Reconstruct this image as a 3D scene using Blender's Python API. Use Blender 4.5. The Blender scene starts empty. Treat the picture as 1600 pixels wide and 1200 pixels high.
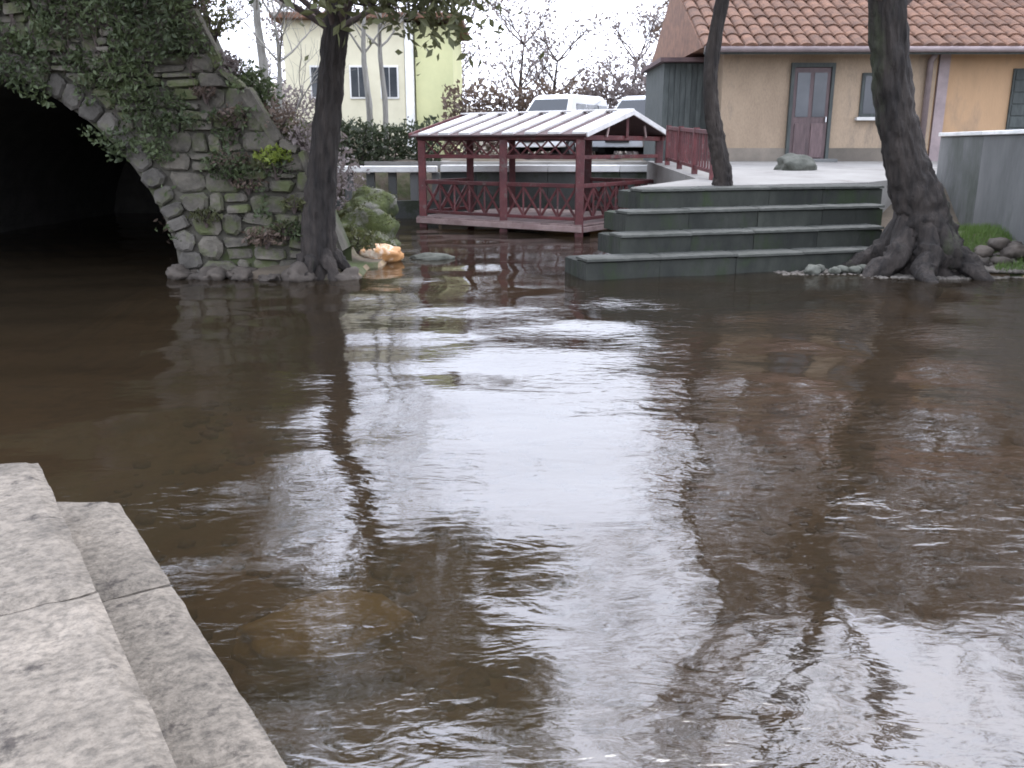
import bpy, bmesh, math, random
import numpy as np
from mathutils import Vector, Matrix, noise
R = math.radians
random.seed(7)
sc = bpy.context.scene
C = sc.collection

# ------------------------------------------------------------------ camera, sky, sun, exposure
cam = bpy.data.cameras.new('camera'); camo = bpy.data.objects.new('camera', cam); C.objects.link(camo)
cam.sensor_width = 36; cam.lens = 31.18; cam.clip_start = .05; cam.clip_end = 1500
camo.location = (0, 0, 1.8); camo.rotation_euler = (R(90 - 14.95), 0, 0)
sc.camera = camo
W = bpy.data.worlds.new('World'); sc.world = W; W.use_nodes = True
wn = W.node_tree; bg = wn.nodes['Background']
sky = wn.nodes.new('ShaderNodeTexSky'); sky.sky_type = 'NISHITA'; sky.sun_disc = False
sky.sun_elevation = R(52); sky.sun_rotation = R(25); sky.air_density = 1.4; sky.dust_density = 4
mixc = wn.nodes.new('ShaderNodeMix'); mixc.data_type = 'RGBA'
tc = wn.nodes.new('ShaderNodeTexCoord'); nz = wn.nodes.new('ShaderNodeTexNoise')
nz.inputs['Scale'].default_value = 2.2; nz.inputs['Detail'].default_value = 5
rmp = wn.nodes.new('ShaderNodeMapRange')
rmp.inputs[1].default_value = .3; rmp.inputs[2].default_value = .7; rmp.inputs[3].default_value = .72; rmp.inputs[4].default_value = .95
wn.links.new(tc.outputs['Generated'], nz.inputs['Vector']); wn.links.new(nz.outputs['Fac'], rmp.inputs[0])
wn.links.new(rmp.outputs[0], mixc.inputs[0]); wn.links.new(sky.outputs['Color'], mixc.inputs[6])
mixc.inputs[7].default_value = (16.2, 17.2, 20.4, 1)          # overcast cloud layer
wn.links.new(mixc.outputs[2], bg.inputs['Color']); bg.inputs['Strength'].default_value = .13
sun = bpy.data.lights.new('sun', 'SUN'); sun.energy = .7; sun.angle = R(25); sun.color = (1, .96, .9)
suno = bpy.data.objects.new('sun', sun); C.objects.link(suno)
suno.rotation_euler = (R(38), 0, R(-25) + math.pi)
sc.view_settings.view_transform = 'Standard'; sc.view_settings.look = 'None'
sc.view_settings.exposure = .68; sc.view_settings.gamma = 1; sc.view_settings.use_curve_mapping = False
sc.cycles.max_bounces = 8; sc.cycles.transparent_max_bounces = 12; sc.cycles.filter_width = 1.8
sc.cycles.caustics_reflective = False; sc.cycles.caustics_refractive = False

# ------------------------------------------------------------------ materials
def mat(name, a, b=None, scale=4, rough=.8, bump=.3, bscale=None, c=None, cscale=1.2, cth=(.52, .62), stretch=None, metal=0, dist=.02, var=.22, speck=0):
    m = bpy.data.materials.new(name); m.use_nodes = True
    t = m.node_tree; n = t.nodes; L = t.links; p = n['Principled BSDF']
    p.inputs['Roughness'].default_value = rough; p.inputs['Metallic'].default_value = metal
    co = n.new('ShaderNodeTexCoord'); vec = co.outputs['Object']
    if stretch:
        mp = n.new('ShaderNodeMapping'); mp.inputs['Scale'].default_value = stretch
        L.new(vec, mp.inputs['Vector']); vec = mp.outputs['Vector']
    oi = n.new('ShaderNodeObjectInfo')
    off = n.new('ShaderNodeVectorMath'); off.operation = 'MULTIPLY_ADD'
    cmb = n.new('ShaderNodeCombineXYZ')
    for k in range(3): L.new(oi.outputs['Random'], cmb.inputs[k])
    L.new(cmb.outputs[0], off.inputs[0]); off.inputs[1].default_value = (37, 19, 53); L.new(vec, off.inputs[2])
    vec = off.outputs[0]
    if b is None: b = tuple(x * .6 for x in a)
    nt = n.new('ShaderNodeTexNoise'); nt.inputs['Scale'].default_value = scale; nt.inputs['Detail'].default_value = 8; nt.inputs['Roughness'].default_value = .65
    L.new(vec, nt.inputs['Vector'])
    cr = n.new('ShaderNodeValToRGB'); cr.color_ramp.elements[0].position = .34; cr.color_ramp.elements[1].position = .66
    cr.color_ramp.elements[0].color = (*b, 1); cr.color_ramp.elements[1].color = (*a, 1)
    L.new(nt.outputs['Fac'], cr.inputs['Fac']); col = cr.outputs['Color']
    if c:
        n2 = n.new('ShaderNodeTexNoise'); n2.inputs['Scale'].default_value = cscale; n2.inputs['Detail'].default_value = 7; n2.inputs['Roughness'].default_value = .7
        L.new(vec, n2.inputs['Vector'])
        r2 = n.new('ShaderNodeMapRange'); r2.inputs[1].default_value = cth[0]; r2.inputs[2].default_value = cth[1]
        L.new(n2.outputs['Fac'], r2.inputs[0])
        mx = n.new('ShaderNodeMix'); mx.data_type = 'RGBA'; L.new(r2.outputs[0], mx.inputs[0])
        L.new(col, mx.inputs[6]); mx.inputs[7].default_value = (*c, 1); col = mx.outputs[2]
    if speck:
        n4 = n.new('ShaderNodeTexNoise'); n4.inputs['Scale'].default_value = 34; n4.inputs['Detail'].default_value = 5; n4.inputs['Roughness'].default_value = .75
        L.new(vec, n4.inputs['Vector'])
        r4 = n.new('ShaderNodeMapRange'); r4.inputs[1].default_value = .36; r4.inputs[2].default_value = .60; r4.inputs[3].default_value = 1 - speck; r4.inputs[4].default_value = 1.08
        L.new(n4.outputs['Fac'], r4.inputs[0])
        m4 = n.new('ShaderNodeMix'); m4.data_type = 'RGBA'; m4.blend_type = 'MULTIPLY'; m4.inputs[0].default_value = 1
        L.new(col, m4.inputs[6]); L.new(r4.outputs[0], m4.inputs[7]); col = m4.outputs[2]
    # a little brightness variation from piece to piece
    hv = n.new('ShaderNodeHueSaturation'); mr = n.new('ShaderNodeMapRange')
    mr.inputs[3].default_value = 1 - var; mr.inputs[4].default_value = 1 + var
    L.new(oi.outputs['Random'], mr.inputs[0]); L.new(mr.outputs[0], hv.inputs['Value']); L.new(col, hv.inputs['Color'])
    L.new(hv.outputs['Color'], p.inputs['Base Color'])
    if bump:
        n3 = n.new('ShaderNodeTexNoise'); n3.inputs['Scale'].default_value = bscale or scale * 3; n3.inputs['Detail'].default_value = 6
        L.new(vec, n3.inputs['Vector'])
        bp = n.new('ShaderNodeBump'); bp.inputs['Strength'].default_value = bump; bp.inputs['Distance'].default_value = dist
        L.new(n3.outputs['Fac'], bp.inputs['Height']); L.new(bp.outputs['Normal'], p.inputs['Normal'])
    return m

def leafmat(name, a, b, scale=2.0):
    m = mat(name, a, b, scale, .6, 0)
    n = m.node_tree.nodes; L = m.node_tree.links; p = n['Principled BSDF']
    tr = n.new('ShaderNodeBsdfTranslucent'); tr.inputs['Color'].default_value = (*a, 1)
    ms = n.new('ShaderNodeMixShader'); ms.inputs[0].default_value = .3
    L.new(p.outputs[0], ms.inputs[1]); L.new(tr.outputs[0], ms.inputs[2]); L.new(ms.outputs[0], n['Material Output'].inputs['Surface'])
    return m

M = dict(
    ground=mat('ground', (.14, .11, .08), (.06, .05, .035), .9, .95, .6, 9, c=(.05, .065, .02), cscale=.35, dist=.05),
    bed=mat('riverbed', (.30, .215, .125), (.14, .10, .062), 1.6, .8, .5, 14, c=(.17, .13, .06), cscale=.8),
    stepstone=mat('pale_step_stone', (.235, .203, .164), (.135, .116, .093), 3.4, .85, 1, 30, c=(.055, .045, .037), cscale=8, cth=(.57, .66), dist=.018, var=.07, stretch=(1.1, .85, 1), speck=.5),
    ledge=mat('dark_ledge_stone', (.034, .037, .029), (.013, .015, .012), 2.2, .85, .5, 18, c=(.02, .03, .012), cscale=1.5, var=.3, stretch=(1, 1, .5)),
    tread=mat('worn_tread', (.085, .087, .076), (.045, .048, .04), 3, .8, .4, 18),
    terrace=mat('terrace_paving', (.255, .245, .225), (.185, .176, .162), 1.1, .85, .3, 20, c=(.135, .122, .108), cscale=.7, cth=(.55, .68)),
    coping=mat('white_coping', (.78, .77, .74), (.6, .6, .57), 2, .8, .2, 14),
    concrete=mat('grey_concrete', (.15, .152, .147), (.085, .088, .084), 1.0, .9, .4, 12, c=(.055, .062, .05), cscale=.8, cth=(.5, .66), stretch=(1, 1, .4)),
    darkwall=mat('dark_retaining_wall', (.10, .105, .10), (.05, .055, .05), 1.2, .9, .5, 10, c=(.04, .05, .03)),
    rubble=mat('rubble_stone', (.14, .125, .10), (.055, .05, .04), 4, .9, .9, 22, c=(.075, .085, .035), cscale=2.2, cth=(.48, .6), dist=.02),
    vouss=mat('arch_stone', (.115, .105, .09), (.055, .05, .042), 4, .9, .8, 22, c=(.09, .09, .055), cscale=3, dist=.02),
    mortar=mat('old_mortar', (.085, .078, .062), (.045, .042, .032), 3, .95, .8, 16, c=(.04, .05, .018)),
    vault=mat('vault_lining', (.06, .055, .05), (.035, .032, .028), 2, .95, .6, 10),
    bark=mat('dark_bark', (.046, .037, .031), (.012, .010, .009), 7, .95, 1, 11, stretch=(1, 1, .2), c=(.05, .06, .03), cscale=1.2, cth=(.56, .7), dist=.09),
    palebark=mat('pale_bark', (.30, .29, .26), (.15, .14, .12), 6, .9, .8, 12, stretch=(1, 1, .25)),
    twig=mat('twig', (.12, .09, .08), (.06, .045, .04), 4, .9, 0),
    red=mat('red_timber', (.15, .04, .04), (.075, .024, .026), 3, .6, .4, 24, c=(.14, .10, .09), cscale=5, cth=(.56, .66)),
    redpale=mat('weathered_deck', (.36, .27, .25), (.22, .15, .14), 3, .8, .4, 20),
    roofwhite=mat('white_roof_panel', (.80, .79, .77), (.62, .60, .57), 2.5, .55, .2, 10, c=(.36, .33, .29), cscale=2.2, cth=(.60, .75)),
    roofdark=mat('roof_underlay', (.12, .075, .075), (.07, .045, .045), 3, .8, .3),
    wall=mat('tan_render', (.45, .345, .24), (.33, .25, .175), 1.1, .9, .4, 25, c=(.21, .17, .13), cscale=1.1, cth=(.5, .68), stretch=(1, 1, .35), speck=.12),
    plinth=mat('splash_plinth', (.21, .18, .145), (.13, .115, .095), 1.2, .9, .3, 20),
    orangewall=mat('orange_render', (.50, .32, .18), (.38, .25, .145), 1.1, .9, .3, 25, c=(.26, .19, .13), cscale=1.1, cth=(.52, .7), stretch=(1, 1, .35)),
    door=mat('plum_door', (.13, .085, .085), (.07, .045, .045), 3, .55, .2, stretch=(6, 6, 1)),
    darkwood=mat('dark_boarding', (.07, .08, .075), (.035, .042, .04), 3, .8, .3, stretch=(5, 5, 1)),
    tile=mat('roof_tile', (.20, .105, .065), (.10, .055, .038), 5, .85, .4, 20),
    cream=mat('cream_wall', (.74, .70, .52), (.62, .58, .42), .6, .9, .2, 14),
    lime=mat('lime_wall', (.60, .60, .33), (.50, .51, .28), .6, .9, .2, 14),
    mossrock=mat('mossy_rock', (.085, .10, .028), (.035, .045, .016), 3, .95, .9, 16, c=(.15, .145, .12), cscale=1.6, cth=(.5, .58), dist=.03),
    limemoss=mat('bright_moss', (.30, .34, .05), (.15, .19, .03), 5, .95, .9, 30),
    greyrock=mat('grey_green_rock', (.135, .138, .115), (.06, .064, .05), 3, .9, .8, 14),
    orangerock=mat('peach_stone', (.62, .33, .13), (.46, .23, .09), 2.5, .6, .3, 14, c=(.85, .74, .6), cscale=1.3, cth=(.53, .6)),
    ochrerock=mat('ochre_rock', (.58, .43, .17), (.36, .26, .10), 2, .8, .6, 12),
    brownrock=mat('brown_rock', (.085, .07, .056), (.04, .033, .027), 3, .85, .7, 12),
    pebble=mat('bed_pebble', (.30, .225, .145), (.16, .12, .08), 9, .8, .3, 20),
    gravel=mat('gravel', (.20, .18, .155), (.09, .08, .068), 8, .95, .6, 30),
    carwhite=mat('white_car_paint', (.82, .82, .82), (.79, .79, .79), 1, .25, 0),
    carpale=mat('pale_silver_paint', (.70, .73, .76), (.66, .69, .72), 1, .25, 0),
    glass=mat('dark_glass', (.02, .025, .03), (.015, .02, .024), 1, .06, 0),
    paneglass=mat('window_glass', (.06, .065, .07), (.03, .035, .04), 1, .08, 0),
    rubber=mat('tyre_rubber', (.02, .02, .02), (.012, .012, .012), 6, .9, .2),
    rim=mat('alloy', (.5, .5, .5), (.4, .4, .4), 3, .35, 0, metal=.8),
    lamp=mat('lamp_glass', (.7, .72, .74), (.5, .5, .5), 3, .1, 0),
    redlamp=mat('red_lamp_glass', (.35, .02, .02), (.2, .01, .01), 3, .15, 0),
    plum=mat('downpipe_paint', (.27, .215, .21), (.19, .15, .15), 3, .6, 0),
    asphalt=mat('asphalt', (.09, .09, .088), (.055, .055, .055), 3, .9, .5, 40),
    ivy=leafmat('ivy_leaf', (.085, .11, .045), (.035, .05, .022), 1.5),
    evergreen=leafmat('evergreen_leaf', (.06, .075, .035), (.025, .035, .018), 1.0),
    olive=leafmat('olive_leaf', (.12, .125, .05), (.06, .065, .03), 1.0),
    limeleaf=leafmat('lime_leaf', (.26, .31, .05), (.12, .17, .03), 2.0),
    brownleaf=leafmat('dry_leaf', (.16, .115, .085), (.085, .06, .048), 1.5),
    palebrush=leafmat('pale_brush', (.24, .20, .19), (.13, .11, .105), 1.0),
    grass=leafmat('grass_blade', (.13, .20, .05), (.07, .12, .03), 2.0),
)

def water_mat():
    m = bpy.data.materials.new('stream_water'); m.use_nodes = True
    t = m.node_tree; n = t.nodes; L = t.links
    for x in list(n):
        if x.type != 'OUTPUT_MATERIAL': n.remove(x)
    out = [x for x in n if x.type == 'OUTPUT_MATERIAL'][0]
    ge = n.new('ShaderNodeNewGeometry')
    def nse(scale, stretch, det, dist=0):
        mp = n.new('ShaderNodeMapping'); mp.inputs['Scale'].default_value = stretch; mp.inputs['Rotation'].default_value = (0, 0, R(-14))
        L.new(ge.outputs['Position'], mp.inputs['Vector'])
        q = n.new('ShaderNodeTexNoise'); q.inputs['Scale'].default_value = scale; q.inputs['Detail'].default_value = det
        q.inputs['Distortion'].default_value = dist
        L.new(mp.outputs[0], q.inputs['Vector']); return q.outputs['Fac']
    big = nse(1.1, (1, 1.5, 1), 2, .4); mid = nse(3.6, (.75, 1.5, 1), 3, .8); fine = nse(11, (.7, 1.6, 1), 3, .5)
    sx = n.new('ShaderNodeSeparateXYZ'); L.new(ge.outputs['Position'], sx.inputs[0])
    # the current runs along the right side: livelier ripples there, glassy under the arch
    flow = n.new('ShaderNodeMapRange'); flow.inputs[1].default_value = -3.5; flow.inputs[2].default_value = 3.5
    flow.inputs[3].default_value = .28; flow.inputs[4].default_value = 1.25
    L.new(sx.outputs['X'], flow.inputs[0])
    patch = nse(.55, (1, 1, 1), 3)
    pr = n.new('ShaderNodeMapRange'); pr.inputs[1].default_value = .38; pr.inputs[2].default_value = .64; pr.inputs[3].default_value = .3; pr.inputs[4].default_value = 1.3
    L.new(patch, pr.inputs[0])
    def math_(op, a, b):
        k = n.new('ShaderNodeMath'); k.operation = op
        for i, v in enumerate((a, b)):
            if isinstance(v, (int, float)): k.inputs[i].default_value = v
            else: L.new(v, k.inputs[i])
        return k.outputs[0]
    amp = math_('MULTIPLY', flow.outputs[0], pr.outputs[0])
    h = math_('ADD', math_('ADD', math_('MULTIPLY', big, .012), math_('MULTIPLY', math_('MULTIPLY', mid, .011), amp)), math_('MULTIPLY', math_('MULTIPLY', fine, .0042), amp))
    bp = n.new('ShaderNodeBump'); bp.inputs['Strength'].default_value = 1; bp.inputs['Distance'].default_value = .75
    L.new(h, bp.inputs['Height'])
    fr = n.new('ShaderNodeFresnel'); fr.inputs['IOR'].default_value = 2.5; L.new(bp.outputs[0], fr.inputs['Normal'])
    tr = n.new('ShaderNodeBsdfTransparent'); tr.inputs['Color'].default_value = (.68, .57, .42, 1)
    di = n.new('ShaderNodeBsdfDiffuse'); di.inputs['Color'].default_value = (.10, .074, .046, 1)
    body = n.new('ShaderNodeMixShader'); body.inputs[0].default_value = .22
    L.new(tr.outputs[0], body.inputs[1]); L.new(di.outputs[0], body.inputs[2])
    gl = n.new('ShaderNodeBsdfGlossy'); gl.inputs['Roughness'].default_value = .045; L.new(bp.outputs[0], gl.inputs['Normal'])
    ms = n.new('ShaderNodeMixShader'); L.new(fr.outputs[0], ms.inputs[0]); L.new(body.outputs[0], ms.inputs[1]); L.new(gl.outputs[0], ms.inputs[2])
    L.new(ms.outputs[0], out.inputs['Surface'])
    return m
M['water'] = water_mat()

# ------------------------------------------------------------------ mesh helpers
class B:
    def __init__(s): s.v = []; s.f = []
    def add(s, vs, fs):
        o = len(s.v); s.v += [tuple(p) for p in vs]; s.f += [tuple(i + o for i in f) for f in fs]
    def box(s, x0, x1, y0, y1, z0, z1, T=None):
        vs = [Vector((x, y, z)) for z in (z0, z1) for y in (y0, y1) for x in (x0, x1)]
        if T: vs = [T @ v for v in vs]
        s.add(vs, [(0, 2, 3, 1), (4, 5, 7, 6), (0, 1, 5, 4), (2, 6, 7, 3), (0, 4, 6, 2), (1, 3, 7, 5)])
    def bar(s, a, b, w, h, up=(0, 0, 1)):
        a = Vector(a); b = Vector(b); d = (b - a).normalized(); u = Vector(up)
        sd = d.cross(u)
        if sd.length < 1e-4: sd = d.cross(Vector((0, 1, 0)))
        sd.normalize(); u = sd.cross(d)
        vs = [p + sd * (i * w / 2) + u * (j * h / 2) for p in (a, b) for i, j in ((-1, -1), (1, -1), (1, 1), (-1, 1))]
        s.add(vs, [(0, 3, 2, 1), (4, 5, 6, 7), (0, 1, 5, 4), (1, 2, 6, 5), (2, 3, 7, 6), (3, 0, 4, 7)])
    def tube(s, pts, rad, n=8, wob=0, cap=True):
        pts = [Vector(p) for p in pts]; k = len(pts); vs = []
        ref = Vector((.31, .95, .05))
        for i, p in enumerate(pts):
            d = (pts[min(i + 1, k - 1)] - pts[max(i - 1, 0)]).normalized()
            a = d.cross(ref)
            if a.length < .05: a = d.cross(Vector((1, 0, 0)))
            a.normalize(); b = a.cross(d)
            for j in range(n):
                t = 2 * math.pi * j / n
                r = rad[i]
                if wob: r *= 1 + wob * noise.noise(Vector((math.cos(t) * 1.6, math.sin(t) * 1.6, i * .45 + p.x)))
                if wob and n > 20: r *= 1 - .11 * (1 - abs(noise.noise(Vector((math.cos(t) * 5.5, math.sin(t) * 5.5, p.z * 1.1 + p.x * .3))) * 2.2)) ** 3 + .02 * noise.noise(Vector((math.cos(t) * 14, math.sin(t) * 14, p.z * 6)))
                if wob: r *= 1 + wob * .45 * noise.noise(Vector((math.cos(t) * 5, math.sin(t) * 5, i * .5 + p.y)))
                vs.append(p + a * (math.cos(t) * r) + b * (math.sin(t) * r))
        fs = [(i * n + j, i * n + (j + 1) % n, (i + 1) * n + (j + 1) % n, (i + 1) * n + j) for i in range(k - 1) for j in range(n)]
        if cap: fs += [tuple(range(n - 1, -1, -1)), tuple((k - 1) * n + j for j in range(n))]
        s.add(vs, fs)
    def leaves(s, pts, size, flat=0, rng=random):
        for p in pts:
            a = Vector((rng.gauss(0, 1), rng.gauss(0, 1), rng.gauss(0, 1) * (1 - flat))).normalized()
            b = a.cross(Vector((rng.gauss(0, 1), rng.gauss(0, 1), rng.gauss(0, 1)))).normalized()
            k = size * rng.uniform(.6, 1.4); p = Vector(p); c = a.cross(b)
            s.add([p - a * k, p + b * k * .45 + c * k * .12, p + a * k, p - b * k * .45 + c * k * .12], [(0, 1, 2, 3)])
    def build(s, name, m, parent=None, smooth=False):
        me = bpy.data.meshes.new(name); me.from_pydata(s.v, [], s.f); me.update()
        if smooth: me.polygons.foreach_set('use_smooth', [True] * len(me.polygons))
        me.materials.append(M[m] if isinstance(m, str) else m)
        o = bpy.data.objects.new(name, me); C.objects.link(o)
        if parent: o.parent = parent
        return o

def tag(o, label=None, cat=None, group=None, kind=None):
    if label: o['label'] = label
    if cat: o['category'] = cat
    if group: o['group'] = group
    if kind: o['kind'] = kind
    return o
def empty(name, loc=(0, 0, 0), rz=0):
    o = bpy.data.objects.new(name, None); C.objects.link(o); o.location = loc; o.rotation_euler = (0, 0, rz)
    o.empty_display_size = .2
    return o
def boxpart(name, m, parent, *a, T=None, bevel=0):
    b = B(); b.box(*a, T=T); o = b.build(name, m, parent)
    if bevel: bev(o, bevel)
    return o
def bev(o, w, seg=2):
    md = o.modifiers.new('bevel', 'BEVEL'); md.width = w; md.segments = seg; md.limit_method = 'ANGLE'
def copy_part(src, parent, mw):
    o = src.copy(); C.objects.link(o); o.parent = parent; o.matrix_local = mw; return o

def rock_mesh(sx, sy, sz, seed, rough=.25, sub=3, sharp=1.0):
    bm = bmesh.new(); bmesh.ops.create_icosphere(bm, subdivisions=sub + (1 if sx > .25 else 0), radius=1)
    for v in bm.verts:
        p = v.co.copy()
        k = 1 + rough * noise.noise(p * 1.1 + Vector((seed * 7.3, seed, 0))) + rough * .5 * noise.noise(p * 2.7 + Vector((seed, 0, seed * 3)))
        k += rough * .22 * abs(noise.noise(p * 5.5 + Vector((0, seed, 0)))) + rough * .10 * noise.noise(p * 11)
        if rough > .35:                      # flatten a few facets
            for q in range(5):
                nn = Vector((math.sin(seed * 3 + q * 2.1), math.cos(seed * 5 + q * 1.7), math.sin(q + seed))).normalized(); dd = p.normalized().dot(nn)
                if dd > .72: k *= .72 / dd + (1 - .72 / dd) * .25
        v.co = Vector((p.x * sx, p.y * sy, p.z * sz)) * k
    me = bpy.data.meshes.new('rock'); bm.to_mesh(me); bm.free()
    me.polygons.foreach_set('use_smooth', [True] * len(me.polygons))
    return me
def rock(name, loc, size, m, label, cat, seed=1, rz=0, group=None, rough=.3, parent=None):
    me = rock_mesh(*size, seed, rough); me.materials.append(M[m])
    o = bpy.data.objects.new(name, me); C.objects.link(o); o.location = loc; o.rotation_euler = (0, 0, rz)
    if parent: o.parent = parent
    else: tag(o, label, cat, group)
    return o

# ------------------------------------------------------------------ ground sheet with the pool sunk in it
POOL = np.array([(-11.4, 26), (-11.4, 3.5), (-9, 1.0), (-3, -1), (-1, -5), (11, -5), (10.6, 6), (9.6, 11.6), (8.2, 12.55), (6.9, 12.75), (5.6, 13.05),
                 (5.0, 14.2), (3.0, 14.6), (3.6, 17), (3.9, 24.2), (-5.0, 24.2), (-3.6, 19.5), (-2.5, 16.3), (-2.0, 14.6), (-2.15, 12.9), (-2.45, 12.45), (-3.4, 12.4), (-4.3, 12.6), (-4.75, 13.3), (-4.75, 26)])
def poly_sd(X, Y, P):
    d = np.full(X.shape, 1e9); ins = np.zeros(X.shape, bool); n = len(P)
    for i in range(n):
        a = P[i]; b = P[(i + 1) % n]; e = b - a
        t = np.clip(((X - a[0]) * e[0] + (Y - a[1]) * e[1]) / (e @ e), 0, 1)
        d = np.minimum(d, np.hypot(X - a[0] - t * e[0], Y - a[1] - t * e[1]))
        cond = ((a[1] > Y) != (b[1] > Y))
        with np.errstate(divide='ignore', invalid='ignore'):
            ins ^= cond & (X < (b[0] - a[0]) * (Y - a[1]) / (b[1] - a[1] + 1e-12) + a[0])
    return np.where(ins, -d, d)
def ss(x, a, b):
    t = np.clip((x - a) / (b - a), 0, 1); return t * t * (3 - 2 * t)
def ground_h(X, Y):
    sd = poly_sd(X, Y, POOL)
    wob = .06 * np.sin(X * 2.3 + Y * 1.1) + .05 * np.sin(X * 1.1 - Y * 3.1) + .03 * np.sin(X * 5.2 + 1) * np.sin(Y * 4.7)
    bed = -.10 - .75 * ss(-sd, 0, 2.2) * (1 - .45 * ss(4.8 - Y, 0, 2.5)) + wob * .6
    out = .06 + .35 * ss(sd, .0, 1.4) + wob * ss(sd, 0, .8)
    # land behind the pool stands higher
    back = ss(Y, 23.0, 24.6) * 1.05 * ss(sd, .05, .5)
    left = ss(-X, 2.2, 5.5) * ss(Y, 13.2, 17) * 2.0 * ss(sd, .1, 1.6)
    bleft = ss(-X, 4.5, 7) * ss(Y, 13.0, 13.9) * 3.4
    hill = ss(-X, 5, 26) * ss(Y, 18, 46) * 5.0 + ss(np.hypot(X, Y), 60, 260) * 9
    right = ss(X, 3.3, 4.2) * ss(Y, 15.4, 17) * .75
    h = np.where(sd < 0, bed, out + np.maximum(np.maximum(back, left), right) + hill * ss(sd, .5, 3))
    cul = (X < -4.9) & (X > -11.3) & (Y > 13.0) & (Y < 26)
    return h
def axis(lo, hi, step, far):
    a = list(np.arange(lo, hi + 1e-6, step)); s = step; x = hi
    while x < far: s *= 1.22; x += s; a.append(x)
    s = step; x = lo
    while x > -far: s *= 1.22; x -= s; a.insert(0, x)
    return np.array(a)
gx = axis(-12, 12, .16, 400); gy = axis(-3, 27, .16, 400)
GX, GY = np.meshgrid(gx, gy); GZ = ground_h(GX, GY)
def gh(x, y): return float(ground_h(np.array([[x]]), np.array([[y]]))[0, 0])
nx, ny = len(gx), len(gy)
me = bpy.data.meshes.new('ground')
me.from_pydata(np.stack([GX, GY, GZ], -1).reshape(-1, 3).tolist(), [], [(j * nx + i, j * nx + i + 1, (j + 1) * nx + i + 1, (j + 1) * nx + i) for j in range(ny - 1) for i in range(nx - 1)])
me.polygons.foreach_set('use_smooth', [True] * len(me.polygons))
me.materials.append(M['ground']); me.materials.append(M['bed'])
cz = np.array([p.center.z for p in me.polygons]); me.polygons.foreach_set('material_index', (cz < -.02).astype(int).tolist())
g = bpy.data.objects.new('ground', me); C.objects.link(g); tag(g, kind='structure')

# water: gently heaving sheet
wx = np.linspace(-12.5, 12, 150); wy = np.linspace(-5.5, 26.5, 190)
WX, WY = np.meshgrid(wx, wy)
WZ = .006 * np.sin(WX * 2.1 + WY * 3.3) + .005 * np.sin(WX * -1.3 + WY * 4.9 + 1) + .004 * np.sin(WX * 4.1 + WY * 2.2 + 2)
b = B(); b.v = np.stack([WX, WY, WZ], -1).reshape(-1, 3).tolist()
b.f = [(j * 150 + i, j * 150 + i + 1, (j + 1) * 150 + i + 1, (j + 1) * 150 + i) for j in range(189) for i in range(149)]
tag(b.build('water', 'water', smooth=True), kind='structure')

# pebbles on the bed, too many to count
rng = random.Random(3); b = B()
ico = bmesh.new(); bmesh.ops.create_icosphere(ico, subdivisions=1, radius=1)
iv = [v.co.copy() for v in ico.verts]; jf = [tuple(v.index for v in f.verts) for f in ico.faces]; ico.free()
for k in range(1500):
    x = rng.uniform(-3.2, 5.5); y = 1.2 + 8 * rng.random() ** 1.6; z = gh(x, y)
    if z > -.05: continue
    r = rng.uniform(.02, .09); q = Matrix.Rotation(rng.random() * 6, 3, 'Z')
    b.add([q @ Vector((v.x * r * 1.3, v.y * r, v.z * r * .5)) * rng.uniform(.85, 1.15) + Vector((x, y, z + r * .2)) for v in iv], jf)
tag(b.build('pebbles', 'pebble', smooth=True), 'brown pebbles scattered over the stream bed under the water', 'pebbles', kind='stuff')

# ------------------------------------------------------------------ foreground stone steps
st = tag(empty('stone_steps', (0, 0, 0), math.atan2(.8295, -.5586)), 'pale worn stone steps and landing descending into the water', 'steps')
# local x runs along the edge towards the far end, local y to the left; right side of the landing is y = -.31
def slab(parent, name, x0, x1, y0, y1, z0, z1, seed, m='stepstone', skew=0):
    """one worn slab: gridded top, rounded and chipped arrises"""
    n1 = max(3, int((x1 - x0) / .045)); n2 = max(3, int((y1 - y0) / .045)); vs = []; fs = []
    bev_ = .018
    for j in range(n2 + 1):
        for i in range(n1 + 1):
            x = x0 + (x1 - x0) * i / n1; y = y0 + (y1 - y0) * j / n2
            if skew: x += skew * (y - y0) * (i / n1)
            e = min(i, n1 - i, j, n2 - j)
            z = z1 + .006 * noise.noise(Vector((x * 3 + seed, y * 3, 0))) + .004 * noise.noise(Vector((x * 14, y * 14, seed)))
            if e == 0:
                z -= .016 + .014 * abs(noise.noise(Vector((x * 6, y * 6, seed * 2))))
                k = .006 * noise.noise(Vector((x * 8, y * 8, seed + 5)))
                if j in (0, n2): y += k
                if i in (0, n1): x += k
            vs.append((x, y, z))
    w = n1 + 1
    for j in range(n2):
        for i in range(n1): fs.append((j * w + i, j * w + i + 1, (j + 1) * w + i + 1, (j + 1) * w + i))
    ring = [i for i in range(w)] + [j * w + n1 for j in range(1, n2 + 1)] + [n2 * w + i for i in range(n1 - 1, -1, -1)] + [j * w for j in range(n2 - 1, 0, -1)]
    o = len(vs)
    for q in ring: vs.append((vs[q][0], vs[q][1], z0))
    L_ = len(ring)
    for k in range(L_): fs.append((ring[k], o + k, o + (k + 1) % L_, ring[(k + 1) % L_]))
    bb = B(); bb.add(vs, fs); return bb.build(name, m, parent, smooth=False)
xs = [-2.2, -.9, .35, 1.62, 2.66, 4.0]
for i in range(5):
    slab(st, 'landing_slab', xs[i] + .006, xs[i + 1] - .006, -.311, .62, .32, .55 + random.uniform(-.006, .006), i * 3 + 1, skew=.6 if i == 4 else 0)
    slab(st, 'landing_slab', xs[i] + .1, xs[i + 1] + (.1 if i < 4 else .55) - .012, .632, 2.4, .32, .55 + random.uniform(-.006, .006), i * 5 + 2, skew=.6 if i == 4 else 0)
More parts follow.
